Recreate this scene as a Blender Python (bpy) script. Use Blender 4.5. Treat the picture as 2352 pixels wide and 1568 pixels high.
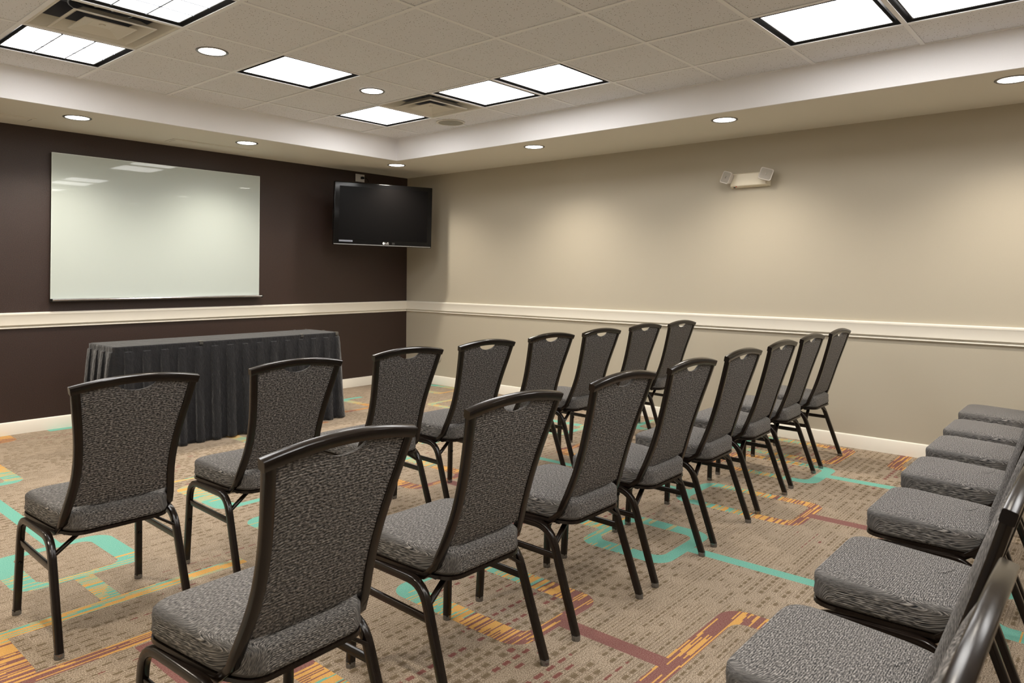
import bpy, bmesh, math, random
from mathutils import Vector, Matrix, Euler

for o in list(bpy.data.objects):
    bpy.data.objects.remove(o, do_unlink=True)
scene = bpy.context.scene
COL = scene.collection
PI = math.pi
RND = random.Random(7)

# ------------------------------------------------------------------ room dimensions (metres)
ROOM_W, ROOM_D = 5.84, 8.66          # dark wall is y = 0, beige wall is x = 0
H_SOFFIT, H_TRAY = 2.383, 2.602
TRAY_X0, TRAY_X1 = -4.885, -0.958
TRAY_Y0, TRAY_Y1 = -7.716, -0.944
T = 0.6096                            # ceiling module
def gx(i): return -1.398 + (i - 3) * T
def gy(j): return -1.329 + (j - 3) * T

# ------------------------------------------------------------------ camera
F_PX, CY_PX = 1649.88, 622.46
yaw, pit, rol = 0.8605, 0.0041, 0.0068
fw = Vector((math.sin(yaw) * math.cos(pit), math.cos(yaw) * math.cos(pit), math.sin(pit)))
rt = Vector((math.cos(yaw), -math.sin(yaw), 0))
up = rt.cross(fw)
r2 = rt * math.cos(rol) + up * math.sin(rol)
u2 = -rt * math.sin(rol) + up * math.cos(rol)
cd = bpy.data.cameras.new('camera')
cam = bpy.data.objects.new('camera', cd)
COL.objects.link(cam)
cam.matrix_world = Matrix(((r2.x, u2.x, -fw.x, -5.648), (r2.y, u2.y, -fw.y, -6.505),
                           (r2.z, u2.z, -fw.z, 1.258), (0, 0, 0, 1)))
cd.sensor_fit = 'HORIZONTAL'
cd.sensor_width = 36.0
cd.lens = F_PX / 2352 * 36.0
cd.shift_y = (CY_PX - 784) / 2352
cd.clip_start = 0.02
cd.dof.use_dof = True
cd.dof.focus_distance = 3.2
cd.dof.aperture_fstop = 9.0
scene.camera = cam

# ------------------------------------------------------------------ light levels and exposure
PANEL_E = 10.5          # fluorescent panel radiance
LENS_E = 14.0          # downlight lens radiance
SPOT_W = 78.0          # soffit downlight, aimed straight down
SPOT_TRAY_W = 24.0
PANEL_COL = (1.0, 0.985, 0.97)
SPOT_COL = (1.0, 0.91, 0.78)
scene.view_settings.view_transform = 'Standard'
scene.view_settings.look = 'None'
scene.view_settings.gamma = 1.0
scene.view_settings.use_curve_mapping = False
scene.view_settings.exposure = 0.28
wd = bpy.data.worlds.new('world')
scene.world = wd
wd.use_nodes = True
wd.node_tree.nodes['Background'].inputs[0].default_value = (0.05, 0.05, 0.05, 1)

# ------------------------------------------------------------------ node helpers
def new_mat(name):
    m = bpy.data.materials.new(name)
    m.use_nodes = True
    nt = m.node_tree
    return m, nt, nt.nodes['Principled BSDF']

def plain(name, col, rough=0.5, metal=0.0, spec=0.5):
    m, nt, b = new_mat(name)
    b.inputs['Base Color'].default_value = (*col, 1)
    b.inputs['Roughness'].default_value = rough
    b.inputs['Metallic'].default_value = metal
    b.inputs['Specular IOR Level'].default_value = spec
    return m

def emit(name, col, s):
    m, nt, b = new_mat(name)
    b.inputs['Base Color'].default_value = (0.8, 0.8, 0.8, 1)
    b.inputs['Emission Color'].default_value = (*col, 1)
    b.inputs['Emission Strength'].default_value = s
    return m

class S:
    """a socket with arithmetic that writes Math nodes"""
    def __init__(self, nt, sock): self.nt, self.s = nt, sock
    def op(self, kind, *others):
        n = self.nt.nodes.new('ShaderNodeMath'); n.operation = kind
        for k, o in enumerate((self,) + others):
            if isinstance(o, S): self.nt.links.new(o.s, n.inputs[k])
            else: n.inputs[k].default_value = o
        return S(self.nt, n.outputs[0])
    def __add__(a, b): return a.op('ADD', b)
    def __sub__(a, b): return a.op('SUBTRACT', b)
    def __mul__(a, b): return a.op('MULTIPLY', b)
    def __lt__(a, b): return a.op('LESS_THAN', b)
    def __gt__(a, b): return a.op('GREATER_THAN', b)
    def mx(a, b): return a.op('MAXIMUM', b)
    def floor(a): return a.op('FLOOR')
    def fract(a): return a.op('FRACT')
    def abs(a): return a.op('ABSOLUTE')

def vmath(nt, kind, a, b=None):
    n = nt.nodes.new('ShaderNodeVectorMath'); n.operation = kind
    for k, o in enumerate((a, b)):
        if o is None: continue
        if isinstance(o, tuple): n.inputs[k].default_value = o
        else: nt.links.new(o, n.inputs[k])
    return n.outputs['Value'] if kind == 'LENGTH' else n.outputs['Vector']

def coords(nt, kind='Object', scale=None):
    tc = nt.nodes.new('ShaderNodeTexCoord')
    if scale is None: return tc.outputs[kind]
    return vmath(nt, 'MULTIPLY', tc.outputs[kind], scale)

def noise(nt, vec, scale, detail=2.0, rough=0.5, dim='3D'):
    n = nt.nodes.new('ShaderNodeTexNoise'); n.noise_dimensions = dim
    nt.links.new(vec, n.inputs['Vector'])
    n.inputs['Scale'].default_value = scale
    n.inputs['Detail'].default_value = detail
    n.inputs['Roughness'].default_value = rough
    return n.outputs[0]

def ramp(nt, fac, stops, interp='LINEAR'):
    n = nt.nodes.new('ShaderNodeValToRGB')
    nt.links.new(fac, n.inputs[0])
    cr = n.color_ramp; cr.interpolation = interp
    while len(cr.elements) < len(stops): cr.elements.new(0.5)
    for e, (p, c) in zip(cr.elements, stops):
        e.position = p; e.color = (*c, 1) if len(c) == 3 else c
    return n.outputs[0]

def mixc(nt, fac, a, b):
    n = nt.nodes.new('ShaderNodeMix'); n.data_type = 'RGBA'
    for sock, v in ((n.inputs[0], fac), (n.inputs[6], a), (n.inputs[7], b)):
        if isinstance(v, (tuple, float, int)):
            sock.default_value = (*v, 1) if isinstance(v, tuple) else v
        else: nt.links.new(v, sock)
    return n.outputs[2]

def bump(nt, b, height, strength, dist):
    n = nt.nodes.new('ShaderNodeBump')
    n.inputs['Strength'].default_value = strength
    n.inputs['Distance'].default_value = dist
    nt.links.new(height, n.inputs['Height'])
    nt.links.new(n.outputs[0], b.inputs['Normal'])

# ------------------------------------------------------------------ materials
def mat_wall(name, c0, c1, rough, bscale, bstr, spec=0.5):
    m, nt, b = new_mat(name)
    n = noise(nt, coords(nt), bscale, 3.0, 0.6)
    nt.links.new(ramp(nt, n, [(0.35, c0), (0.65, c1)]), b.inputs['Base Color'])
    b.inputs['Roughness'].default_value = rough
    b.inputs['Specular IOR Level'].default_value = spec
    bump(nt, b, n, bstr, 0.002)
    return m

M = {}
M['dark_wall'] = mat_wall('dark_wall_vinyl', (0.014, 0.0066, 0.0050), (0.060, 0.034, 0.027), 0.34, 260, 1.0, 0.5)
M['beige_wall'] = mat_wall('beige_wall_vinyl', (0.455, 0.41, 0.325), (0.495, 0.45, 0.36), 0.6, 420, 0.08, 0.3)
M['soffit'] = mat_wall('soffit_paint', (0.74, 0.71, 0.63), (0.76, 0.73, 0.65), 0.8, 300, 0.03, 0.2)
M['tray_side'] = mat_wall('tray_side_paint', (0.84, 0.83, 0.84), (0.86, 0.85, 0.86), 0.8, 300, 0.03, 0.2)
M['trim'] = plain('cream_trim_paint', (0.86, 0.82, 0.73), 0.35)
M['black'] = plain('black_plastic', (0.004, 0.004, 0.0045), 0.15, spec=0.3)
M['matte_black'] = plain('matte_black', (0.012, 0.011, 0.010), 0.7)
M['screen'] = plain('tv_screen', (0.004, 0.0035, 0.0035), 0.30, spec=0.10)
M['silver'] = plain('silver_strip', (0.55, 0.55, 0.57), 0.25, 1.0)
M['alu'] = plain('brushed_aluminium', (0.42, 0.40, 0.38), 0.35, 1.0)
M['white_print'] = plain('white_print', (0.8, 0.8, 0.8), 0.5)
M['runner'] = plain('ceiling_grid_paint', (0.86, 0.86, 0.87), 0.45)
M['vent'] = plain('vent_paint', (0.70, 0.67, 0.60), 0.5)
M['duct'] = plain('duct_metal', (0.30, 0.32, 0.38), 0.35, 0.7)
M['speaker'] = plain('speaker_grille', (0.30, 0.285, 0.22), 0.6)
M['plastic'] = plain('ivory_plastic', (0.80, 0.74, 0.60), 0.4)
M['lamp_plastic'] = plain('grey_white_lamp_plastic', (0.60, 0.56, 0.52), 0.25)
M['reflector'] = plain('lamp_reflector', (0.62, 0.60, 0.58), 0.2, 0.6)
M['red'] = plain('red_indicator', (0.5, 0.03, 0.02), 0.4)
M['grey_plate'] = plain('grey_plate', (0.42, 0.39, 0.35), 0.35)
M['glide'] = plain('clear_glide', (0.22, 0.22, 0.22), 0.10, 0.8)
M['panel'] = emit('panel_lens', PANEL_COL, PANEL_E)
M['lens'] = emit('downlight_lens', (1.0, 0.95, 0.88), LENS_E)
M['trim_ring'] = plain('downlight_trim', (0.22, 0.21, 0.20), 0.3, 0.6)

m, nt, b = new_mat('glass_board')
b.inputs['Base Color'].default_value = (0.53, 0.59, 0.56, 1)
b.inputs['Roughness'].default_value = 0.55
b.inputs['Coat Weight'].default_value = 0.55
b.inputs['Coat Roughness'].default_value = 0.02
b.inputs['Specular IOR Level'].default_value = 0.2
M['board'] = m
M['board_edge'] = plain('glass_board_edge', (0.70, 0.76, 0.72), 0.15)

# acoustic tile: fine fissured mineral board with pin holes
m, nt, b = new_mat('acoustic_tile')
co = coords(nt)
oi = nt.nodes.new('ShaderNodeObjectInfo')
shift = vmath(nt, 'ADD', co, vmath(nt, 'MULTIPLY', oi.outputs['Location'], (1.7, 2.3, 1.1)))
v = nt.nodes.new('ShaderNodeTexVoronoi'); v.inputs['Scale'].default_value = 70
nt.links.new(shift, v.inputs['Vector'])
wn = nt.nodes.new('ShaderNodeTexWhiteNoise'); nt.links.new(v.outputs['Color'], wn.inputs['Vector'])
hole = (S(nt, v.outputs['Distance']) < 0.17) * (S(nt, wn.outputs['Value']) > 0.35)
n1 = noise(nt, shift, 160, 3.0, 0.6)
base = ramp(nt, n1, [(0.3, (0.745, 0.75, 0.775)), (0.7, (0.815, 0.82, 0.85))])
nt.links.new(mixc(nt, hole.s, base, (0.15, 0.12, 0.10)), b.inputs['Base Color'])
b.inputs['Roughness'].default_value = 0.9
b.inputs['Specular IOR Level'].default_value = 0.15
bump(nt, b, n1, 0.25, 0.002)
M['tile'] = m

# chair fabric: horizontal slubs, light and dark yarns
def fabric(name, dark, light, rough=0.8):
    m, nt, b = new_mat(name)
    tc = nt.nodes.new('ShaderNodeTexCoord')
    p_ = nt.nodes.new('ShaderNodeSeparateXYZ'); nt.links.new(tc.outputs['Object'], p_.inputs[0])
    q_ = nt.nodes.new('ShaderNodeSeparateXYZ'); nt.links.new(tc.outputs['Normal'], q_.inputs[0])
    px, py, pz = (S(nt, p_.outputs[k]) for k in range(3))
    nx = S(nt, q_.outputs[0]).abs().op('SMOOTHSTEP' if False else 'POWER', 2.0)
    along = px + py * nx * 0.5                       # yarns run across the chair, and along the pad's sides
    across = pz + py * (nx * -1.0 + 1.0)
    cv = nt.nodes.new('ShaderNodeCombineXYZ')
    nt.links.new((along * 95.0).s, cv.inputs[0]); nt.links.new((across * 120.0).s, cv.inputs[1])
    n = S(nt, noise(nt, cv.outputs[0], 1.0, 2.0, 0.6))
    cv2 = nt.nodes.new('ShaderNodeCombineXYZ')
    nt.links.new((along * 120.0).s, cv2.inputs[0]); nt.links.new((across * 330.0).s, cv2.inputs[1])
    n2 = S(nt, noise(nt, cv2.outputs[0], 1.0, 1.0, 0.5))
    rib = ((across * 205.0 + n * 1.5).fract() - 0.5).abs() * 2.0
    h = rib * 0.24 + n2 * 1.05 + n * 0.08
    c = ramp(nt, h.s, [(0.46, dark), (0.70, tuple(0.30 * c for c in light)), (0.98, light)])
    nt.links.new(c, b.inputs['Base Color'])
    b.inputs['Roughness'].default_value = rough
    b.inputs['Sheen Weight'].default_value = 0.08
    b.inputs['Specular IOR Level'].default_value = 0.25
    bump(nt, b, h.s, 1.0, 0.0035)
    return m
M['fabric_back'] = fabric('chair_fabric_back', (0.008, 0.0085, 0.0105), (0.34, 0.32, 0.31))
M['fabric_seat'] = fabric('chair_fabric_seat', (0.012, 0.013, 0.016), (0.40, 0.38, 0.365))  # same cloth as the back, paler: light from above put into the colour

# dark bronze chair frame
m, nt, b = new_mat('bronze_frame')
n = noise(nt, coords(nt), 30, 3.0)
nt.links.new(ramp(nt, n, [(0.3, (0.0065, 0.0040, 0.0030)), (0.7, (0.011, 0.007, 0.005))]), b.inputs['Base Color'])
b.inputs['Roughness'].default_value = 0.20
b.inputs['Specular IOR Level'].default_value = 0.36
b.inputs['Coat Weight'].default_value = 0.05
b.inputs['Coat Roughness'].default_value = 0.15
M['frame'] = m

# black table linen
m, nt, b = new_mat('black_linen')
n = noise(nt, coords(nt, scale=(1, 1, 0.6)), 14, 4.0, 0.65)
n2 = noise(nt, coords(nt), 500, 1.0)
nt.links.new(ramp(nt, n2, [(0.3, (0.005, 0.0052, 0.0066)), (0.7, (0.013, 0.013, 0.0165))]), b.inputs['Base Color'])
b.inputs['Roughness'].default_value = 0.8
b.inputs['Sheen Weight'].default_value = 0.3
b.inputs['Specular IOR Level'].default_value = 0.25
bump(nt, b, n, 0.6, 0.03)
M['linen'] = m

# ------------------------------------------------------------------ carpet: dashed tan ground with printed tracks
TEAL, ORANGE, RED = (0.115, 0.47, 0.37), (0.74, 0.37, 0.055), (0.20, 0.042, 0.038)
# rings: x0, x1, y0, y1 (outer), band along y, band along x, tone at y0, tone at y1   (0 teal, 1 orange, 2 red)
RINGS = [
 (-4.78, -4.29, -3.24, -2.76, .09, .05, 0.15, -0.5), (-4.76, -4.27, -1.50, -0.85, .09, .06, -0.2, 1.3),
 (-4.50, -3.98, -0.27, 0.30, .10, .06, 1.7, 0.2), (-5.40, -4.90, -3.97, -3.53, .10, .06, 1.85, 0.8),
 (-4.78, -4.29, -5.05, -4.38, .10, .05, -0.2, 1.85), (-3.80, -3.30, -4.96, -4.27, .10, .055, 1.9, -0.35),
 (-3.98, -3.03, -6.00, -5.35, .10, .07, 0.0, 1.85), (-2.86, -2.36, -4.98, -4.52, .09, .06, -0.5, 0.2),
 (-1.99, -1.53, -5.25, -4.55, .075, .06, 1.85, -0.3), (-1.17, -0.70, -5.07, -4.35, .075, .07, -0.3, 1.85),
 (-0.45, 0.12, -5.92, -5.28, .10, .08, 0.2, 1.85), (-0.62, -0.06, -5.02, -4.25, .09, .07, 1.85, -0.2),
 (-3.77, -3.30, -2.88, -2.30, .11, .05, -0.4, 0.8), (-3.78, -3.28, -3.70, -3.10, .10, .06, 0.9, -0.3),
 (-1.15, -0.68, -3.14, -2.55, .08, .06, 0.1, -0.2), (-2.85, -2.36, -3.37, -2.65, .09, .05, 1.85, -0.2),
 (-2.62, -2.12, -6.62, -6.06, .10, .08, 1.0, -0.6), (-2.90, -2.40, -1.75, -1.15, .09, .06, -0.3, 1.6),
 (-1.75, -1.30, -1.15, -0.55, .08, .06, 1.8, -0.2), (-2.05, -1.60, -2.60, -1.95, .08, .06, -0.2, 1.8),
 (-0.95, -0.50, -1.95, -1.35, .08, .06, 0.3, 0.7), (-0.45, -0.03, -1.05, -0.48, .09, .06, 1.0, -0.1),
 (-1.60, -1.12, -4.00, -3.40, .08, .06, 0.2, 1.9), (-0.52, -0.06, -3.95, -3.35, .08, .06, 1.9, -0.2)]
# bars: x0, x1, y0, y1, tone y0, tone y1
BARS = [
 (-4.54, -4.48, -2.79, -1.48, -0.4, -0.4), (-4.58, -4.51, -3.54, -3.23, 0.45, 0.45), (-5.50, -4.02, -3.60, -3.53, 0.9, 0.7),
 (-5.30, -4.45, -3.97, -3.91, 1.7, 1.7), (-4.64, -4.55, -4.40, -3.98, 2.4, 2.4), (-3.58, -3.515, -5.37, -4.95, 2.5, 2.5),
 (-2.66, -2.59, -4.54, -4.12, 0.6, 0.6), (-2.635, -2.57, -6.08, -4.97, -0.6, -0.6), (-1.79, -1.72, -5.70, -5.23, 2.6, 2.6),
 (-1.815, -1.76, -4.57, -2.55, -0.6, -0.6), (-0.955, -0.88, -5.62, -5.05, -0.6, -0.6), (-3.73, -3.20, -0.09, 0.0, -0.5, -0.5),
 (-3.95, -3.40, -2.19, -2.15, 0.8, 0.8), (-2.625, -2.56, -4.10, -3.36, 2.5, 2.5), (-0.95, -0.89, -2.60, -1.90, -0.4, -0.4),
 (-2.45, -2.05, -1.40, -1.34, 1.8, 1.8), (-1.75, -0.75, -1.98, -1.93, 1.9, 1.9), (-2.40, -1.10, -0.62, -0.56, -0.3, -0.3)]
m, nt, b = new_mat('carpet')
pos = coords(nt)
flat = vmath(nt, 'MULTIPLY', pos, (1, 1, 0))
sep = nt.nodes.new('ShaderNodeSeparateXYZ'); nt.links.new(pos, sep.inputs[0])
X, Y = S(nt, sep.outputs[0]), S(nt, sep.outputs[1])
wob = noise(nt, flat, 260, 1.0)
def white1(s):
    n = nt.nodes.new('ShaderNodeTexWhiteNoise'); n.noise_dimensions = '1D'
    nt.links.new(s.s, n.inputs['W']); return S(nt, n.outputs['Value'])
fv = vmath(nt, 'ADD', flat, vmath(nt, 'MULTIPLY', vmath(nt, 'SUBTRACT', nt.nodes.new('ShaderNodeCombineXYZ').outputs[0], (0, 0, 0)), (0, 0, 0)))
def inbox(x0, x1, y0, y1, r):
    hx, hy = (x1 - x0) / 2, (y1 - y0) / 2
    r = min(r, hx, hy) * 0.999
    q = vmath(nt, 'SUBTRACT', flat, ((x0 + x1) / 2, (y0 + y1) / 2, 0))
    q = vmath(nt, 'SUBTRACT', vmath(nt, 'ABSOLUTE', q), (hx - r, hy - r, 0))
    q = vmath(nt, 'MAXIMUM', q, (0, 0, 0))
    return S(nt, vmath(nt, 'LENGTH', q)) < r
mask, tone = None, None
def add_shape(msk, y0, y1, g0, g1):
    global mask, tone
    if abs(g0 - g1) < 1e-6: g = None
    else:
        k = (g1 - g0) / (y1 - y0); g = Y.op('MULTIPLY_ADD', k, g0 - k * y0)
    if mask is None:
        mask, tone = msk, msk * g
    else:
        mask = mask.mx(msk)
        if g is None: diff = (tone * -1.0) + g0
        else: diff = g - tone
        tone = msk.op('MULTIPLY_ADD', diff, tone)
for x0, x1, y0, y1, ty, tx, g0, g1 in RINGS:
    add_shape(inbox(x0, x1, y0, y1, .09) - inbox(x0 + ty, x1 - ty, y0 + tx, y1 - tx, .05), y0, y1, g0, g1)
for x0, x1, y0, y1, g0, g1 in BARS:
    add_shape(inbox(x0, x1, y0, y1, .008), y0, y1, g0, g1)
# tone dithers row by row of tufts
row = ((Y + (S(nt, wob) - 0.5) * 0.004) * (1 / 0.0058)).floor()
seg = (X * 6.0 + white1(row) * 9.0).floor()
rowrnd = white1(row * 7.31 + seg * 3.77)
t2 = (tone + (rowrnd - 0.5) * 1.45) * 0.5
trk = ramp(nt, t2.s, [(0.0, TEAL), (0.25, ORANGE), (0.75, RED)], 'CONSTANT')
# dashed ground
R = (Y * 24.0).floor(); fy = (Y * 24.0).fract()
r1, rr2 = white1(R), white1(R * 1.7 + 11.3)
low = S(nt, noise(nt, vmath(nt, 'MULTIPLY', flat, (0.7, 1.0, 1)), 1.1, 2.0))
low2 = S(nt, noise(nt, vmath(nt, 'ADD', flat, (31.0, 17.0, 0)), 1.3, 2.0))
pitch = r1.op('MULTIPLY_ADD', 9.0, 15.0)
fx = (X * pitch + rr2 * 9.0).fract()
cell = (X * pitch + rr2 * 9.0).floor()
crnd = white1(cell * 5.13 + R * 2.91)
thick = (low - 0.40).op('MULTIPLY_ADD', 1.3, 0.10) + (r1 - 0.5) * 0.22 + (crnd - 0.5) * 0.10
wobble = (S(nt, wob) - 0.5) * 0.30
dash = ((fy + wobble - 0.5).abs() < (thick * 0.5).mx(0.05)) * ((fx + wobble) < 0.64) * (crnd > 0.24)
isred = ((low2 + (rr2 - 0.5) * 0.5) > 0.74)
dashcol = mixc(nt, isred.s, (0.150, 0.108, 0.062), (0.185, 0.040, 0.040))
pile = noise(nt, flat, 240, 3.0, 0.75)
ground = ramp(nt, pile, [(0.36, (0.130, 0.095, 0.066)), (0.5, (0.36, 0.283, 0.208)), (0.64, (0.60, 0.50, 0.39))])
groove = (((fy * 3.0).fract() + wobble - 0.5).abs() < 0.13) * (crnd > 0.25)
ground = mixc(nt, (groove * 0.4).s, ground, (0.10, 0.075, 0.05))
c = mixc(nt, (dash * 0.78).s, ground, dashcol)
trk = mixc(nt, 0.22, trk, ramp(nt, pile, [(0.3, (0.02, 0.02, 0.02)), (0.7, (0.8, 0.75, 0.65))]))
c = mixc(nt, mask.s, c, trk)
nt.links.new(c, b.inputs['Base Color'])
b.inputs['Roughness'].default_value = 0.95
b.inputs['Specular IOR Level'].default_value = 0.1
bump(nt, b, pile, 0.6, 0.006)
M['carpet'] = m

# ------------------------------------------------------------------ mesh helpers
class MB:
    def __init__(self): self.v, self.f = [], []
    def add(self, vs, fs):
        k = len(self.v); self.v += [tuple(p) for p in vs]; self.f += [tuple(i + k for i in f) for f in fs]
        return self
    def box(self, x0, x1, y0, y1, z0, z1):
        return self.add([(x, y, z) for z in (z0, z1) for y in (y0, y1) for x in (x0, x1)],
                        [(0, 2, 3, 1), (4, 5, 7, 6), (0, 1, 5, 4), (2, 6, 7, 3), (0, 4, 6, 2), (1, 3, 7, 5)])
    def loops(self, rings, cap0=True, cap1=True, close=True):
        n = len(rings[0]); vs = [p for r in rings for p in r]; fs = []
        for a in range(len(rings) - 1):
            for i in range(n if close else n - 1):
                j = (i + 1) % n
                fs.append((a * n + i, a * n + j, (a + 1) * n + j, (a + 1) * n + i))
        if cap0: fs.append(tuple(range(n - 1, -1, -1)))
        if cap1: fs.append(tuple((len(rings) - 1) * n + i for i in range(n)))
        return self.add(vs, fs)
    def tube(self, path, w, h, ref, r=0.004, w_end=None):
        """rectangular tube; w along ref, h across it"""
        prof = []
        for cx, cy, a0 in ((1, 1, 0), (-1, 1, 90), (-1, -1, 180), (1, -1, 270)):
            for a in (10, 45, 80):
                t = math.radians(a0 + a)
                prof.append((cx * (w / 2 - r) + r * math.cos(t), cy * (h / 2 - r) + r * math.sin(t)))
        P = [Vector(p) for p in path]; ref = Vector(ref); rings = []
        for i, p in enumerate(P):
            if i == 0: t = (P[1] - P[0]).normalized()
            elif i == len(P) - 1: t = (P[-1] - P[-2]).normalized()
            else: t = ((P[i + 1] - p).normalized() + (p - P[i - 1]).normalized()).normalized()
            u = (ref - t * ref.dot(t)).normalized(); v = t.cross(u)
            rings.append([p + u * a + v * b for a, b in prof])
        return self.loops(rings)
    def lathe(self, prof, n=24, c=(0, 0, 0)):
        rings = [[(c[0] + r * math.cos(2 * PI * k / n), c[1] + r * math.sin(2 * PI * k / n), c[2] + z) for k in range(n)] for r, z in prof]
        return self.loops(rings)
    def annulus(self, r0, r1, z0, z1, n=32):
        rings = [[(r * math.cos(2 * PI * k / n), r * math.sin(2 * PI * k / n), z) for k in range(n)] for r, z in ((r0, z0), (r1, z0), (r1, z1), (r0, z1), (r0, z0))]
        return self.loops(rings, False, False)
    def frame(self, x0, x1, y0, y1, w, z0, z1):
        rings = []
        for d, z in ((0, z0), (0, z1), (w, z1), (w, z0), (0, z0)):
            rings.append([(x0 + d, y0 + d, z), (x1 - d, y0 + d, z), (x1 - d, y1 - d, z), (x0 + d, y1 - d, z)])
        return self.loops(rings, False, False)
    def xform(self, mtx):
        self.v = [tuple(mtx @ Vector(p)) for p in self.v]; return self
    def mesh(self, name, mat, smooth=False, bevel=0):
        me = bpy.data.meshes.new(name); me.from_pydata(self.v, [], self.f)
        bm = bmesh.new(); bm.from_mesh(me)
        bmesh.ops.recalc_face_normals(bm, faces=bm.faces)
        if bevel:
            bmesh.ops.remove_doubles(bm, verts=bm.verts, dist=1e-6)
            bmesh.ops.bevel(bm, geom=[e for e in bm.edges if e.is_manifold and e.calc_face_angle(0) > 0.6], offset=bevel, segments=2, affect='EDGES', profile=0.5)
        bm.to_mesh(me); bm.free()
        me.materials.append(M[mat])
        if smooth:
            me.polygons.foreach_set('use_smooth', [True] * len(me.polygons))
            try: me.set_sharp_from_angle(angle=math.radians(smooth if smooth is not True else 40))
            except Exception: pass
        me.update()
        return me

def link(name, data, parent=None, loc=(0, 0, 0), rot=(0, 0, 0)):
    o = bpy.data.objects.new(name, data); COL.objects.link(o)
    o.parent = parent; o.location = loc; o.rotation_euler = rot
    return o
def obj(name, mb, mat, parent=None, loc=(0, 0, 0), rot=(0, 0, 0), smooth=False, bevel=0):
    return link(name, mb.mesh(name, mat, smooth, bevel), parent, loc, rot)
def tag(o, label, cat, group=None):
    o['label'] = label; o['category'] = cat
    if group: o['group'] = group
    return o
def thing(name, label, cat, loc=(0, 0, 0), rot=(0, 0, 0), group=None):
    return tag(link(name, None, None, loc, rot), label, cat, group)
def struct(o, label, cat):
    o['kind'] = 'structure'; return tag(o, label, cat)
def copy_tree(o, parent=None):
    c = o.copy(); COL.objects.link(c); c.parent = parent
    for ch in list(o.children): copy_tree(ch, c)
    return c

# ------------------------------------------------------------------ shell
W, D = ROOM_W, ROOM_D
th = 0.12
struct(obj('floor', MB().box(-W - th, th, -D - th, th, -0.1, 0), 'carpet'),
       'tan carpet with dashed rows and teal, orange and maroon printed tracks', 'floor')
HT = 2.80
struct(obj('wall_back', MB().box(-W - th, th, 0, th, 0, HT), 'dark_wall'), 'dark brown textured wall behind the whiteboard', 'wall')
struct(obj('wall_right', MB().box(0, th, -D - th, 0, 0, HT), 'beige_wall'), 'plain beige wall with cream chair rail on the right', 'wall')
struct(obj('wall_left', MB().box(-W - th, -W, -D - th, 0, 0, HT), 'beige_wall'), 'plain beige side wall beside the camera, out of view', 'wall')
struct(obj('wall_front', MB().box(-W, 0, -D - th, -D, 0, HT), 'beige_wall'), 'plain beige end wall behind the camera, out of view', 'wall')

def profile_run(prof, a, b, nrm):
    """sweep a (depth, height) outline along a wall from a to b; nrm points into the room"""
    a, b, nrm = Vector(a), Vector(b), Vector(nrm)
    mb = MB()
    return mb.loops([[p + nrm * d + Vector((0, 0, z)) for d, z in prof] for p in (a, b)])
BASE = [(0, 0), (0.014, 0), (0.014, 0.086), (0.010, 0.094), (0, 0.098)]
RAIL = [(0, 0.812), (0.013, 0.812), (0.016, 0.817), (0.014, 0.823), (0.003, 0.825), (0.003, 0.834), (0.020, 0.836), (0.023, 0.840), (0.023, 0.908),
        (0.026, 0.914), (0.028, 0.922), (0.026, 0.931), (0.020, 0.935), (0, 0.935)]
for nm, prof, lab, cat in (('baseboard', BASE, 'cream painted baseboard along the foot of the %s', 'baseboard'), ('trim', RAIL, 'cream moulded chair rail across the %s', 'trim')):
    runs = (('back', (-W, 0, 0), (0, 0, 0), (0, -1, 0), 'dark brown wall'), ('right', (0, 0, 0), (0, -D, 0), (-1, 0, 0), 'beige wall on the right'),
            ('left', (-W, 0, 0), (-W, -D, 0), (1, 0, 0), 'side wall beside the camera'), ('front', (-W, -D, 0), (0, -D, 0), (0, 1, 0), 'end wall behind the camera'))
    for k, (side, a, b_, n_, w_) in enumerate(runs):
        o = obj('%s_%s' % (nm, side if nm == 'baseboard' else k + 1), profile_run(prof, a, b_, n_), 'trim', smooth=30)
        struct(o, lab % w_, cat)

# ceiling: soffit with the tray opening, tray sides, grid and tiles
mb = MB()
e = 0.02
mb.box(-W, TRAY_X0 - e, -D, 0, H_SOFFIT, H_SOFFIT + 0.02).box(TRAY_X1 + e, 0, -D, 0, H_SOFFIT, H_SOFFIT + 0.02)
mb.box(TRAY_X0 - e, TRAY_X1 + e, TRAY_Y1 + e, 0, H_SOFFIT, H_SOFFIT + 0.02).box(TRAY_X0 - e, TRAY_X1 + e, -D, TRAY_Y0 - e, H_SOFFIT, H_SOFFIT + 0.02)
ceil = struct(obj('ceiling', mb, 'soffit'), 'tray ceiling with painted soffit around a recessed grid of acoustic tiles', 'ceiling')
mb = MB()
e = 0.02
mb.box(TRAY_X0 - e, TRAY_X0, TRAY_Y0 - e, TRAY_Y1 + e, H_SOFFIT - .0004, HT).box(TRAY_X1, TRAY_X1 + e, TRAY_Y0 - e, TRAY_Y1 + e, H_SOFFIT - .0004, HT)
mb.box(TRAY_X0, TRAY_X1, TRAY_Y1, TRAY_Y1 + e, H_SOFFIT - .0004, HT).box(TRAY_X0, TRAY_X1, TRAY_Y0 - e, TRAY_Y0, H_SOFFIT - .0004, HT)
obj('tray_side', mb, 'tray_side', ceil)
obj('plenum_deck', MB().box(-W - th, th, -D - th, th, HT, HT + 0.05), 'matte_black', ceil)
xs = [TRAY_X0] + [gx(i) for i in range(-2, 4)] + [TRAY_X1]
js = list(range(-7, 4))
ys = [TRAY_Y0] + [gy(j) for j in js] + [TRAY_Y1]
RW = 0.024
for i in range(-2, 4):
    obj('grid_runner', MB().box(-RW / 2, RW / 2, TRAY_Y0, TRAY_Y1, H_TRAY - .004, H_TRAY), 'runner', ceil, (gx(i), 0, 0))
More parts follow.
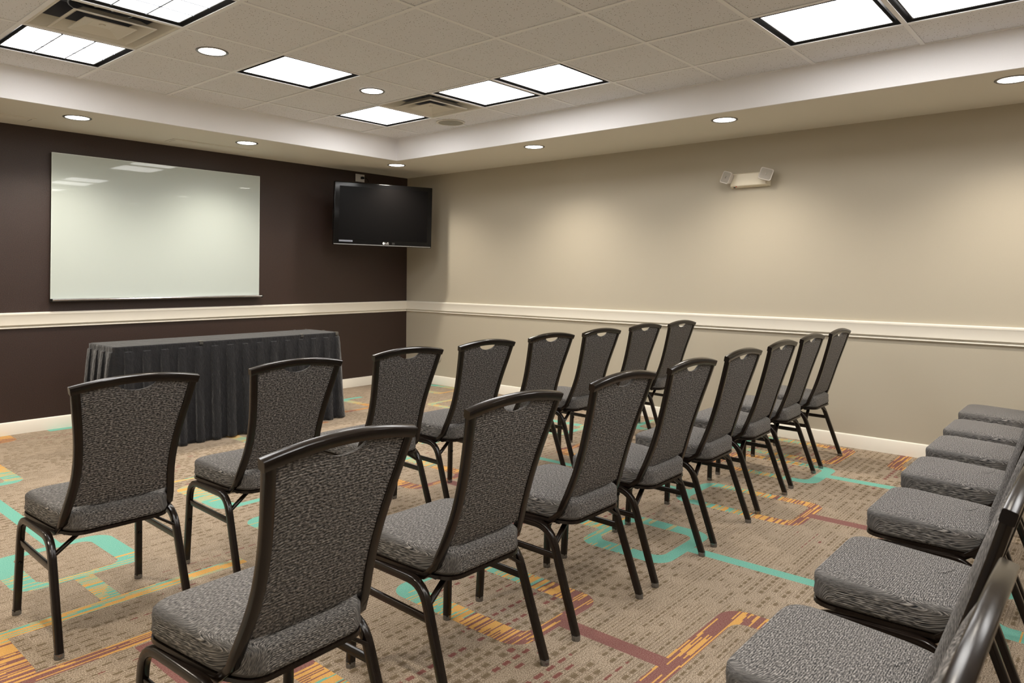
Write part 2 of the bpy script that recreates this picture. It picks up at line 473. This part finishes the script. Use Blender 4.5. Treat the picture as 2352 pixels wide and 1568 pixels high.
xr = MB().box(TRAY_X0, TRAY_X1, -RW / 2, RW / 2, H_TRAY - .0035, H_TRAY + .0004).mesh('grid_runner', 'runner')
for j in js:
    link('grid_runner', xr, ceil, (0, gy(j), 0))
mb = MB().frame(TRAY_X0, TRAY_X1, TRAY_Y0, TRAY_Y1, .016, H_TRAY - .003, H_TRAY + .001)
obj('grid_runner', mb, 'runner', ceil)

PANELS = {(2, 2), (2, 0), (2, -1), (2, -4), (2, -5), (2, -7), (0, 1), (0, -6), (-2, 2), (-2, 0), (-2, -1), (-2, -4), (-2, -5), (-2, -7)}
VENTS = {(2, 1), (-2, 1), (2, -6), (-2, -6)}
tile_cache = {}
icols = [-3] + list(range(-2, 4))       # column whose left edge is xs[k]
jrows = [-8] + js
for a in range(len(xs) - 1):
    for c_ in range(len(ys) - 1):
        ij = (icols[a], jrows[c_])
        if ij in PANELS or ij in VENTS: continue
        w_, d_ = xs[a + 1] - xs[a], ys[c_ + 1] - ys[c_]
        key = (round(w_, 3), round(d_, 3))
        if key not in tile_cache:
            hx, hy = w_ / 2 - .0085, d_ / 2 - .0085
            rings = [[(-x, -y, z), (x, -y, z), (x, y, z), (-x, y, z)] for x, y, z in ((hx, hy, .014), (hx, hy, .0045), (hx - .006, hy - .006, .0035))]
            tile_cache[key] = MB().loops(rings).mesh('ceiling_tile', 'tile')
        sag = RND.uniform(-.0006, .0006)
        link('ceiling_tile', tile_cache[key], ceil, ((xs[a] + xs[a + 1]) / 2, (ys[c_] + ys[c_ + 1]) / 2, H_TRAY - .0035 + .0005 + sag))

# ------------------------------------------------------------------ ceiling fixtures
hb = T / 2 - .010
def light_panel(i, j, label, louvre=False):
    t = thing('ceiling_light', label, 'ceiling light', (gx(i) + T / 2, gy(j) + T / 2, H_TRAY), group='square fluorescent ceiling panels')
    mb = MB()
    mb.frame(-hb, hb, -hb, hb, .006, .002, .090)
    mb.box(-hb, hb, -hb, hb, .090, .094)
    obj('housing', mb, 'matte_black', t)
    L = hb - .038
    lens = obj('diffuser', MB().loops([[(-x, -x, z), (x, -x, z), (x, x, z), (-x, x, z)] for x, z in ((L, .020), (L, .010), (L - .004, .006))]), 'panel', t)
    obj('lens_frame', MB().frame(-L - .006, L + .006, -L - .006, L + .006, .006, .004, .024), 'matte_black', t)
    if louvre:
        for k in (-1, 1):
            obj('louvre_blade', MB().box(k * L / 3 - .0045, k * L / 3 + .0045, -L, L, .001, .006), 'duct', t)
            obj('louvre_blade', MB().box(-L, L, k * L / 3 - .0045, k * L / 3 + .0045, .001, .0055), 'duct', t)
    return t
LAB = {(2, 2): 'small bright square ceiling light panel nearest the far room corner', (2, 0): 'bright square ceiling panel beside the far air vent',
       (2, -1): 'bright square ceiling panel, right one of the adjoining pair in mid ceiling', (2, -4): 'bright square ceiling panel at top right, left of the dark gap',
       (2, -5): 'bright ceiling panel cut off by the top right corner', (2, -7): 'square ceiling panel above the right wall behind the camera',
       (0, 1): 'lone bright square ceiling panel between two round downlights', (0, -6): 'lone square ceiling panel in the middle behind the camera',
       (-2, 2): 'square ceiling panel with visible three by three louvre at upper left', (-2, 0): 'bright ceiling panel cut off by the top edge beside the near air vent',
       (-2, -1): 'square ceiling panel overhead left of the camera view', (-2, -4): 'square ceiling panel over the left side, first of the rear pair',
       (-2, -5): 'square ceiling panel over the left side, second of the rear pair', (-2, -7): 'square ceiling panel nearest the rear left corner behind the camera'}
for (i, j) in sorted(PANELS):
    light_panel(i, j, LAB[(i, j)], louvre=(i == -2 and j in (2, 0)))

def air_vent(i, j, label):
    t = thing('air_vent', label, 'air vent', (gx(i) + T / 2, gy(j) + T / 2, H_TRAY), group='square ceiling air diffusers')
    def sq(x, z): return [(-x, -x, z), (x, -x, z), (x, x, z), (-x, x, z)]
    # outer pan: flange, then sloping sides up to the throat
    obj('outer_pan', MB().loops([sq(hb, .006), sq(hb, .000), sq(hb - .012, -.003), sq(hb - .020, .000), sq(.235, .060), sq(.232, .064), sq(hb, .010)], False, False), 'vent', t)
    obj('duct_box', MB().loops([sq(.234, .060), sq(.225, .150), sq(.220, .150), sq(.229, .060)], False, False).box(-.225, .225, -.225, .225, .150, .153), 'duct', t)
    obj('duct_neck', MB().annulus(.158, .165, .095, .149), 'duct', t, smooth=40)
    obj('duct_opening', MB().lathe([(.157, .132), (.157, .148)], 32), 'black', t)
    def cone(x1, z1, x0, z0, nm, thick=.004):
        return obj(nm, MB().loops([sq(x1, z1), sq(x1, z1 - .004), sq(x1 - .010, z1 - .006), sq(x0, z0 - thick), sq(x0 - .004, z0), sq(x1 - .010, z1 - .001)], False, False), 'vent', t)
    cone(.205, -.012, .145, .030, 'middle_cone')
    ic = obj('inner_cone', MB().loops([sq(.130, -.016), sq(.130, -.021), sq(.120, -.023), sq(.055, .004), sq(.050, .004), sq(.050, .010), sq(.120, -.017)], False, False)
             .box(-.056, .056, -.056, .056, .003, .007), 'vent', t)
    obj('adjusting_button', MB().lathe([(.016, -.003), (.016, .004)], 20), 'vent', ic, smooth=40)
    for a in (0.4, 2.2, 4.0, 5.4):
        obj('hanger', MB().box(-.012, .012, .07, .18, .060, .064), 'duct', t, rot=(0.35, 0, a))
    return t
air_vent(2, 1, 'square louvred air vent beside the small far light panel')
air_vent(-2, 1, 'large square louvred air vent at upper left between two light panels')
air_vent(2, -6, 'square louvred air vent over the right side behind the camera')
air_vent(-2, -6, 'square louvred air vent over the left side behind the camera')

def downlight(x, y, z, label, watts, group, spot=2.35, blend=0.85):
    t = thing('downlight', label, 'downlight', (x, y, z), group=group)
    obj('trim_ring', MB().loops([[(r * math.cos(2 * PI * k / 40), r * math.sin(2 * PI * k / 40), zz) for k in range(40)]
        for r, zz in ((.094, .0005), (.094, -.002), (.088, -.006), (.078, -.004), (.076, .0))], False, False), 'trim_ring', t, smooth=40)
    obj('lens', MB().lathe([(.078, .0005), (.078, -.0015)], 40), 'lens', t)
    ld = bpy.data.lights.new('downlight_beam', 'SPOT')
    ld.energy = watts; ld.color = SPOT_COL; ld.spot_size = spot; ld.spot_blend = blend; ld.shadow_soft_size = 0.06
    lo = link('beam', ld, t, (0, 0, -0.012))
    return t
SOFFIT_DL = [(-3.741, -.651, 'round soffit downlight above the whiteboard\'s left end'), (-2.423, -.679, 'round soffit downlight above the whiteboard\'s right end'),
             (-.774, -.720, 'round soffit downlight in the far corner above the television'), (-.719, -2.514, 'round soffit downlight along the beige wall, second from the far corner'),
             (-.719, -4.281, 'round soffit downlight above the emergency light'), (-.707, -6.002, 'round soffit downlight cut off at the right edge'),
             (-.719, -7.80, 'round soffit downlight in the near right corner behind the camera'), (-5.10, -.70, 'round soffit downlight in the far left corner out of view'),
             (-5.12, -2.514, 'round soffit downlight along the left wall, far one'), (-5.12, -4.281, 'round soffit downlight along the left wall, middle one'),
             (-5.12, -6.002, 'round soffit downlight directly above the camera')]
for x, y, lab in SOFFIT_DL:
    downlight(x, y, H_SOFFIT, lab, SPOT_W, 'soffit downlights')
for i, j, lab in ((-1, 1, 'large round downlight in a ceiling tile at upper left'), (1, 1, 'round downlight in a ceiling tile right of the lone light panel'),
                  (-1, -6, 'round downlight in a ceiling tile behind the camera, left one'), (1, -6, 'round downlight in a ceiling tile behind the camera, right one')):
    downlight(gx(i) + T / 2, gy(j) + T / 2 - .02, H_TRAY - .0008, lab, SPOT_TRAY_W, 'tray downlights')

def ceiling_speaker(x, y, label):
    t = thing('ceiling_speaker', label, 'speaker', (x, y, H_TRAY - .001), group='round ceiling speakers')
    obj('rim', MB().annulus(.112, .128, -.006, .0), 'vent', t, smooth=40)
    obj('grille', MB().lathe([(.113, .0), (.113, -.003), (.06, -.006), (.003, -.007)], 36), 'speaker', t, smooth=60)
    obj('badge', MB().lathe([(.006, -.0065), (.005, -.0085)], 12), 'alu', t)
ceiling_speaker(-1.147 - .03, -1.93, 'round beige ceiling speaker near the far corner')
ceiling_speaker(-4.665, -1.93, 'round beige ceiling speaker cut off at the left edge')

def slot_vent(x0, x1, y0, y1, label):
    t = thing('slot_vent', label, 'air vent', ((x0 + x1) / 2, (y0 + y1) / 2, H_SOFFIT), group='flush soffit slot vents')
    hx, hy = (x1 - x0) / 2, (y1 - y0) / 2
    obj('frame', MB().frame(-hx, hx, -hy, hy, .022, -.005, .0003), 'soffit', t, bevel=.0015)
    obj('cover_panel', MB().box(-hx + .027, hx - .027, -hy + .027, hy - .027, -.006, -.0012), 'soffit', t, bevel=.0015)
    obj('slot_gap', MB().frame(-hx + .021, hx - .021, -hy + .021, hy - .021, .010, -.0030, .0002), 'matte_black', t)
slot_vent(-2.92, -2.20, -.385, -.205, 'flush rectangular vent in the soffit above the whiteboard')
slot_vent(-4.62, -3.92, -.375, -.205, 'flush rectangular vent in the soffit at the left edge')

# ------------------------------------------------------------------ whiteboard
bx0, bx1, bz0, bz1 = -3.719, -1.925, 1.035, 2.199
t = thing('whiteboard', 'large frameless white glass board on the dark brown wall', 'whiteboard', ((bx0 + bx1) / 2, -.002, bz0))
hw, hh = (bx1 - bx0) / 2, bz1 - bz0
obj('glass_panel', MB().box(-hw, hw, -.030, -.018, 0, hh), 'board', t, bevel=.002)
obj('edge_strip', MB().box(-hw, hw, -.0305, -.029, hh - .004, hh + .0005).box(-hw - .0005, -hw + .004, -.0305, -.029, 0, hh)
    .box(hw - .004, hw + .0005, -.0305, -.029, 0, hh), 'board_edge', t)
for sx in (-1, 1):
    for zz in (.12, hh - .12):
        obj('wall_spacer', MB().lathe([(.02, 0), (.02, .018)], 16), 'alu', t, (sx * (hw - .12), 0, zz), (PI / 2, 0, 0))
tr = obj('pen_tray', MB().loops([[(x, -d, z) for d, z in ((.002, -.020), (.050, -.020), (.068, -.012), (.072, -.006), (.070, -.003), (.062, -.006), (.050, -.009), (.034, -.008), (.034, .001), (.002, .001))]
                               for x in (-hw + .002, hw + .016)]), 'silver', t)
for sx in (-hw + .002, hw + .016):
    obj('tray_end_cap', MB().box(sx - .002, sx + .002, -.073, -.002, -.021, .002), 'matte_black', tr)

# ------------------------------------------------------------------ television on its arm
s = 0.94
k_ = (0.94 - 0.90) / 0.05
tc = Vector((-0.943 + k_ * 0.261, -0.719 + k_ * 0.321, 1.846 + k_ * 0.033))
tw, tht = 1.13 * s, .70 * s
t = thing('television', 'black flat television on a swivel wall mount in the corner', 'television', tc, (0, 0.016, -0.423))
o = t
def rbox(hx, hz, y0, y1, inset=.006):
    mb = MB()
    rings = []
    for ins, y in ((inset, y0), (0, y0 + .005), (0, y1 - .01), (.01, y1)):
        rings.append([(sx * (hx - ins), y, sz * (hz - ins)) for sx, sz in ((-1, -1), (1, -1), (1, 1), (-1, 1))])
    return mb.loops(rings)
# front is local -y
obj('bezel', rbox(tw / 2, tht / 2, -.040, .012), 'black', t, bevel=.004, smooth=30)
obj('back_shell', rbox(tw / 2 - .05, tht / 2 - .05, .010, .055), 'matte_black', t, bevel=.006)
obj('screen', MB().box(-tw / 2 + .055, tw / 2 - .055, -.0412, -.038, -tht / 2 + .058, tht / 2 - .046), 'screen', t)
obj('lower_strip', MB().box(-tw / 2 + .004, tw / 2 - .012, -.044, -.036, -tht / 2 + .004, -tht / 2 + .012), 'silver', t)
obj('status_window', MB().box(.09, .12, -.0425, -.040, -tht / 2 + .020, -tht / 2 + .042), 'matte_black', t)
obj('spec_sticker', MB().box(-tw / 2 + .058, -tw / 2 + .20, -.0418, -.0405, -tht / 2 + .034, -tht / 2 + .052), 'duct', t)
lg = obj('logo', MB().lathe([(.013, 0), (.013, .002)], 20), 'white_print', t, (0.0, -.0405, -tht / 2 + .030), (PI / 2, 0, 0))
fc = bpy.data.curves.new('logo_letters', 'FONT'); fc.body = 'LG'; fc.size = .030; fc.extrude = .0008; fc.align_y = 'CENTER'
dg = bpy.data.objects.new('tmp', fc); COL.objects.link(dg)
bpy.context.view_layer.update()
lm = bpy.data.meshes.new_from_object(dg.evaluated_get(bpy.context.evaluated_depsgraph_get()))
bpy.data.objects.remove(dg); lm.materials.clear(); lm.materials.append(M['white_print'])
link('logo_letters', lm, t, (0.018, -.0415, -tht / 2 + .030), (PI / 2, 0, 0))
mt = obj('wall_bracket', MB().box(-.09, .09, .055, .075, -.16, .16), 'matte_black', t)
TVM = Matrix.LocRotScale(tc, Euler((0, 0.016, -0.423)), None)
back = TVM @ Vector((0, .070, 0))
arm = obj('swivel_arm', MB().tube([(-.70, -.018, 1.872), (-.62, -.10, 1.872), tuple(back)], .05, .030, (0, 0, 1)), 'matte_black', t)
plate = obj('wall_arm_plate', MB().box(-.79, -.61, -.020, 0, 1.74, 2.00), 'matte_black', t, bevel=.002)
for q in (arm, plate): q.matrix_parent_inverse = TVM.inverted()
obj('side_speaker_box', MB().box(-tw / 2 + .01, -tw / 2 + .09, .05, .09, -.17, .06), 'matte_black', t)
cab = [(.03 + .03 * math.sin(a * .5), .03, -tht / 2 + .02 - .035 * math.sin(a * PI / 8)) for a in range(9)]
obj('hanging_cable', MB().tube(cab, .006, .006, (0, 1, 0), .0025), 'black', t, smooth=True)

# socket above the television
t = thing('wall_socket', 'white wall socket with a black lead above the television', 'socket', (-.695, 0, 2.315))
obj('face_plate', MB().box(-.060, .060, -.007, 0, -.042, .042), 'white_print', t, bevel=.002)
obj('plug', MB().box(.005, .035, -.035, -.007, -.012, .016), 'black', t, bevel=.004)
obj('lead', MB().tube([(.03, -.03, 0), (.06, -.04, .004), (.085, -.04, -.02), (.095, -.035, -.09), (.095, -.03, -.20)], .007, .007, (0, 1, 0), .003), 'black', t, smooth=True)

# round plate low on the beige wall
t = thing('round_wall_plate', 'small round grey plate low on beige wall, peeking from behind a chair', 'wall plate', (0, -.545, .305))
obj('plate', MB().lathe([(.056, 0), (.056, .006), (.050, .012)], 32), 'grey_plate', t, rot=(0, -PI / 2, 0), smooth=40)
obj('centre_screw', MB().lathe([(.006, .012), (.005, .014)], 12), 'alu', t, rot=(0, -PI / 2, 0))

# ------------------------------------------------------------------ emergency light on the beige wall
t = thing('emergency_light', 'ivory twin-head emergency light high on the beige wall', 'emergency light', (0, -4.185, 2.03))
# local: x out of wall is -x; y along wall
mb = MB()
rings = []
for d, iy, iz in ((0, 0, 0), (.012, 0, 0), (.058, .014, .010), (.062, .020, .016)):
    rings.append([(-d, sy * (.162 - iy), sz * (.060 - iz)) for sy, sz in ((-1, -1), (1, -1), (1, 1), (-1, 1))])
obj('housing', mb.loops(rings), 'plastic', t, bevel=.003)
def lamp_head(y, tilt, turn):
    h = link('lamp_head', None, t)
    me = MB()
    rings = []
    hs = .050
    def rr(sz, r, x):
        out = []
        for cy, cz, a0 in ((1, 1, 0), (-1, 1, 90), (-1, -1, 180), (1, -1, 270)):
            for a in (0, 30, 60, 90):
                q = math.radians(a0 + a); out.append((x, cy * (sz - r) + r * math.cos(q), cz * (sz - r) + r * math.sin(q)))
        return out
    me.loops([rr(.020, .012, .030), rr(.040, .016, .012), rr(hs, .014, -.020), rr(hs, .014, -.030), rr(hs - .005, .012, -.030), rr(.012, .008, -.006)])
    bpy.data.objects.remove(h)
    h = obj('lamp_head', me, 'lamp_plastic', t, (-.072, y, .018), Euler((tilt, 0.25, turn)), smooth=35)
    obj('lens', MB().loops([rr(hs - .006, .012, -.0265), rr(hs - .006, .012, -.0285)]), 'reflector', h)
    obj('bulb', MB().box(-.034, -.0285, -.003, .003, -.008, .008), 'alu', h)
lamp_head(.160, 0.30, -0.35)
lamp_head(-.150, 0.30, 0.35)
obj('test_button', MB().box(-.060, -.052, .095, .103, -.056, -.050), 'red', t)
obj('indicator', MB().box(-.063, -.056, .104, .120, -.064, -.056), 'black', t)

# ------------------------------------------------------------------ skirted table
tx0, tx1, ty0, ty1, tz = -3.70, -1.86, -1.262, -.800, .740
t = thing('skirted_table', 'long narrow table with black pleated skirt under the whiteboard', 'table', ((tx0 + tx1) / 2, (ty0 + ty1) / 2, 0))
hx, hy = (tx1 - tx0) / 2, (ty1 - ty0) / 2
def rrect(hx, hy, r, n=6):
    out = []
    for cx, cy, a0 in ((1, 1, 0), (-1, 1, 90), (-1, -1, 180), (1, -1, 270)):
        for k in range(n + 1):
            q = math.radians(a0 + 90 * k / n); out.append((cx * (hx - r) + r * math.cos(q), cy * (hy - r) + r * math.sin(q)))
    return out
rings = [[(x, y, z) for x, y in rrect(hx - i, hy - i, .025)] for i, z in ((.004, tz - .028), (0, tz - .024), (0, tz - .004), (.003, tz))]
obj('tabletop', MB().loops(rings), 'linen', t, smooth=40)
for sx in (-1, 1):
    for sy in (-1, 1):
        obj('leg', MB().tube([(sx * (hx - .16), sy * (hy - .06), 0), (sx * (hx - .16), sy * (hy - .06), tz - .026)], .025, .025, (1, 0, 0)), 'alu', t)
# skirt path: left back corner -> front -> right back corner
pathpts = [(-hx, hy - .01)]
cr = .035
for (cx, cy, a0) in ((-hx + cr, -hy + cr, 180), (hx - cr, -hy + cr, 270)):
    for k in range(7):
        q = math.radians(a0 + 15 * k); pathpts.append((cx + cr * math.cos(q), cy + cr * math.sin(q)))
pathpts.append((hx, hy - .01))
P2 = [Vector(p) for p in pathpts]
cum = [0]
for a, b_ in zip(P2, P2[1:]): cum.append(cum[-1] + (b_ - a).length)
def at_len(q):
    for k in range(len(P2) - 1):
        if q <= cum[k + 1] or k == len(P2) - 2:
            f = (q - cum[k]) / max(1e-9, cum[k + 1] - cum[k]); p = P2[k].lerp(P2[k + 1], f)
            d = (P2[k + 1] - P2[k]).normalized(); return p, Vector((d.y, -d.x))
NP = 22
pl = cum[-1] / NP
rr_ = random.Random(3)
seeds = [(rr_.uniform(-.012, .012), rr_.uniform(.8, 1.25), rr_.uniform(-.02, .02)) for _ in range(NP + 2)]
# one box pleat: fold fronts over a recess
FOLD = [(0.00, 0.0), (.03, 1.0), (.10, 1.1), (.20, 1.15), (.32, 1.1), (.42, 1.0), (.455, .95), (.46, .10), (.52, -.10), (.66, -.15), (.80, -.12), (.93, -.05), (.985, .05)]
ZS = [tz - .001, tz - .012, tz - .034, tz - .040, .64, .56, .46, .36, .26, .16, .08, .03, .006]
mb = MB(); rings = []
for z in ZS:
    low_ = max(0, (tz - .040 - z) / (tz - .04)); ring = []
    for n_ in range(NP):
        for f, amp in FOLD:
            off, am, lean = seeds[n_]
            q = (n_ + f) * pl + off * low_ * (1 if .02 < f < .9 else .3) + lean * low_ * .4
            q = min(max(q, 0), cum[-1]); p, nn = at_len(q)
            if z >= tz - .035: d = .004
            else: d = .006 + amp * am * (.008 + .024 * low_ ** .7) + .030 * low_ + .004 * math.sin(q * 37 + z * 9) * low_
            ring.append((p.x + nn.x * d, p.y + nn.y * d, z + (.004 * math.sin(q * 11) if z < .01 else 0)))
    p, nn = at_len(cum[-1]); d = .004 + .03 * low_
    ring.append((p.x + nn.x * d, p.y + nn.y * d, z))
    rings.append(ring)
sk = obj('skirt', mb.loops(rings, False, False, False), 'linen', t, smooth=50)
so = sk.modifiers.new('thickness', 'SOLIDIFY'); so.thickness = .002; so.offset = -1
for wx, wy in (((-3.10), ty0), (-2.24, ty0), (-1.895, ty0), (-1.863, -1.02), (-2.02, ty1 - .004), (-1.90, ty1 - .004)):
    lx, ly = wx - (tx0 + tx1) / 2, wy - (ty0 + ty1) / 2
    obj('skirt_clip', MB().box(lx - .014, lx + .014, ly - .006, ly + .020 if ly < 0 else ly + .006, tz, tz + .004).box(lx - .014, lx + .014, ly - .010, ly - .006, tz - .02, tz + .004), 'glide', t)

# ------------------------------------------------------------------ banquet chair
ZH = [(.35, .186), (.40, .190), (.44, .186), (.48, .180), (.52, .174), (.56, .1705), (.60, .170), (.64, .172), (.68, .1755), (.72, .181), (.76, .187), (.80, .194), (.84, .200), (.885, .208), (.93, .214)]
ZY = [(.35, -.095), (.40, -.128), (.48, -.160), (.56, -.188), (.64, -.213), (.72, -.238), (.80, -.263), (.885, -.287), (.93, -.299)]
def lerp_tab(tab, z):
    for (a, va), (b_, vb) in zip(tab, tab[1:]):
        if z <= b_: return va + (vb - va) * (z - a) / (b_ - a)
    return tab[-1][1]
hw_ = lambda z: lerp_tab(ZH, z)
yb_ = lambda z: lerp_tab(ZY, z)
TUBE = .027
def arch(x): return .872 + .022 * (1 - (x / .208) ** 2)       # centre line of the top rail

def make_chair():
    root = link('banquet_chair', None)
    # --- seat pad and pan
    def plan(inset):
        # outline narrows behind so that it sits between the uprights
        key = [(.216, .214, .075), (-.216, .214, .075), (-.189, -.088, .05), (-.151, -.178, .045), (.151, -.178, .045), (.189, -.088, .05)]
        K = [Vector((x - math.copysign(inset, x), y - math.copysign(inset, y) if abs(y) > .1 else y, 0)) for x, y, r in key]
        out = []
        for k, c in enumerate(K):
            a_, b_ = (K[k - 1] - c).normalized(), (K[(k + 1) % 6] - c).normalized()
            r = min(key[k][2], .45 * min((K[k - 1] - c).length, (K[(k + 1) % 6] - c).length))
            p, q = c + a_ * r, c + b_ * r
            for n_ in range(7):
                f = n_ / 6
                w_ = p * (1 - f) ** 2 + c * 2 * f * (1 - f) + q * f * f
                out.append((w_.x, w_.y))
        return out
    tilt = lambda y: .030 * y
    lay = [(.014, .380), (.004, .384), (0, .394), (-.002, .410), (-.001, .430), (.002, .441), (.008, .448), (.018, .452), (.045, .457), (.10, .461), (.15, .4625)]
    rings = [[(x, y, z + tilt(y)) for x, y in plan(i)] for i, z in lay]
    obj('seat', MB().loops(rings), 'fabric_seat', root, smooth=60)
    rings = [[(x, y, z + tilt(y)) for x, y in plan(i)] for i, z in ((.012, .3705), (0, .3705), (-.001, .380), (.006, .3815))]
    obj('seat_pan', MB().loops(rings), 'frame', root, smooth=40)
    # --- back frame: two uprights bending forward below the seat, and the arched top rail
    mb = MB()
    for sx in (-1, 1):
        pth = [(sx * .168, .12, .357), (sx * .170, -.02, .357), (sx * .1715, -.058, .359), (sx * .1725, -.082, .366), (sx * .1735, -.100, .380)]
        z = .405
        while z < .868:
            pth.append((sx * (hw_(z) - TUBE / 2), yb_(z), z)); z += .035
        pth.append((sx * (hw_(.874) - TUBE / 2), yb_(.874), .874))
        mb.tube(pth, TUBE, .020, (1, 0, 0), .0035)
    nrm = Vector((0, 1, .30)).normalized()
    rail = []
    for k in range(17):
        x = -.209 + .418 * k / 16; z = arch(x); rail.append((x, yb_(z), z))
    mb.tube(rail, .024, TUBE, nrm, .004)
    obj('back_frame', mb, 'frame', root, smooth=35)
    # --- padded back panel with the hand hole left under the rail
    NX, NZ = 44, 20
    top = lambda x: arch(x) - TUBE / 2 + .002 - (.030 * math.sqrt(1 - (x / .066) ** 2) ** 1.2 if abs(x) < .066 else 0)
    bot = lambda u: .462 - .012 * (1 - u * u)
    def surf(u, v, front):
        x0 = u * .18
        z = bot(u) + (top(u * .185) - bot(u)) * v
        x = u * (hw_(z) - TUBE + .003)
        edge = (1 - abs(u) ** 6) * (1 - abs(2 * v - 1) ** 8)
        y = yb_(z) + ((.006 + .028 * edge * (1 - .3 * v)) if front else (-.004 - .004 * edge))
        return (x, y, z)
    us = [-1 + 2 * k / NX for k in range(NX + 1)]
    vs_ = [k / NZ for k in range(NZ + 1)]
    mb = MB(); vv = [surf(u, v, f) for f in (0, 1) for v in vs_ for u in us]; ff = []
    n1_, n2_ = NX + 1, NZ + 1
    for f in (0, 1):
        o_ = f * n1_ * n2_
        for a in range(NZ):
            for c_ in range(NX):
                ff.append((o_ + a * n1_ + c_, o_ + a * n1_ + c_ + 1, o_ + (a + 1) * n1_ + c_ + 1, o_ + (a + 1) * n1_ + c_))
    rim = [c_ for c_ in range(n1_)] + [a * n1_ + NX for a in range(1, n2_)] + [NZ * n1_ + c_ for c_ in range(NX - 1, -1, -1)] + [a * n1_ for a in range(NZ - 1, 0, -1)]
    for a, c_ in zip(rim, rim[1:] + rim[:1]): ff.append((a, c_, c_ + n1_ * n2_, a + n1_ * n2_))
    mb.add(vv, ff)
    obj('backrest', mb, 'fabric_back', root, smooth=50)
    # --- legs: each side is a bent loop, modelled as its front and rear leg
    def bend(a, c, b_, n=6):
        a, c, b_ = Vector(a), Vector(c), Vector(b_)
        return [tuple(a * (1 - q) ** 2 + c * 2 * q * (1 - q) + b_ * q * q) for q in [k / n for k in range(n + 1)]]
    ht = .358
    for sx in (-1, 1):
        fr = [(sx * .2125, .2275, .014)] + bend((sx * .206, .216, .285), (sx * .2045, .213, ht), (sx * .203, .140, ht)) + [(sx * .2025, .030, ht)]
        lg_ = obj('leg', MB().tube(fr, .024, .025, (1, 0, 0), .005), 'frame', root, smooth=35)
        obj('foot_glide', MB().lathe([(.0150, 0), (.0155, .004), (.0150, .014), (.0145, .018)], 16, (sx * .2125, .2275, 0)), 'glide', lg_, smooth=40)
        obj('bumper', MB().lathe([(.0075, 0), (.0075, .004), (.005, .006)], 14).xform(Matrix.Translation((sx * .2085, .2072, .19)) @ Matrix.Rotation(PI / 2, 4, 'X')), 'black', lg_, smooth=40)
        re = [(sx * .2125, -.2275, .014)] + bend((sx * .206, -.130, .292), (sx * .2045, -.108, ht), (sx * .203, -.045, ht)) + [(sx * .2025, .030, ht)]
        lg_ = obj('leg', MB().tube(re, .024, .025, (1, 0, 0), .005), 'frame', root, smooth=35)
        obj('foot_glide', MB().lathe([(.0150, 0), (.0155, .004), (.0150, .014), (.0145, .018)], 16, (sx * .2125, -.2275, 0)), 'glide', lg_, smooth=40)
        obj('stretcher', MB().tube([(sx * .2065, .216, .268), (sx * .2070, -.138, .262)], .012, .022, (1, 0, 0), .003), 'frame', root, smooth=35)
        obj('brace', MB().tube([(sx * .2060, -.128, .300), (sx * .130, -.118, .352), (sx * .105, -.112, .366)], .020, .010, (0, 1, 0), .003), 'frame', root, smooth=35)
    obj('cross_bar', MB().tube([(-.168, -.112, .366), (.168, -.112, .366)], .020, .010, (0, 1, 0), .003), 'frame', root, smooth=35)
    return root

ORD = ['leftmost', 'second from the left', 'third from the left', 'fourth from the left', 'fifth from the left', 'sixth from the left', 'seventh from the left', 'rightmost']
ROW1 = [(-4.615, -3.645, -.3), (-3.992, -3.648, -.4), (-3.374, -3.628, -.8), (-2.812, -3.618, -1.1), (-2.208, -3.588, -1.1), (-1.681, -3.595, -.6), (-1.057, -3.558, -.5), (-.523, -3.571, -.3)]
ROW2 = [(-4.688, -4.899, 2.5), (-4.022, -4.847, -.5), (-3.407, -4.833, .3), (-2.851, -4.825, .5), (-2.292, -4.81, 1.5), (-1.703, -4.782, 1.7), (-1.124, -4.753, 1.3), (-.538, -4.743, .5)]
ROW3 = [(-4.71, -6.10, 0), (-4.04, -6.075, 0), (-3.44, -6.06, 0), (-2.78, -6.025, 0), (-2.18, -6.00, 0), (-1.625, -5.985, 0), (-1.09, -5.965, 0), (-.485, -5.94, 0)]
ORD3 = ['only its back showing', 'largest seat', 'second largest seat', 'third largest seat', 'fourth largest seat', 'fifth largest seat', 'second smallest seat', 'smallest seat']
proto = make_chair()
first = True
for row, words, ords in ((ROW1, 'charcoal banquet chair in the far row facing the table, %s', ORD), (ROW2, 'charcoal banquet chair in the middle row, %s', ORD),
                         (ROW3, 'charcoal banquet chair in the row at right edge, %s', ORD3)):
    for (x, y, a), w_ in zip(row, ords):
        c_ = proto if first else copy_tree(proto)
        first = False
        c_.location = (x, y, 0); c_.rotation_euler = (0, 0, math.radians(a))
        tag(c_, words % w_, 'chair', 'rows of banquet chairs')
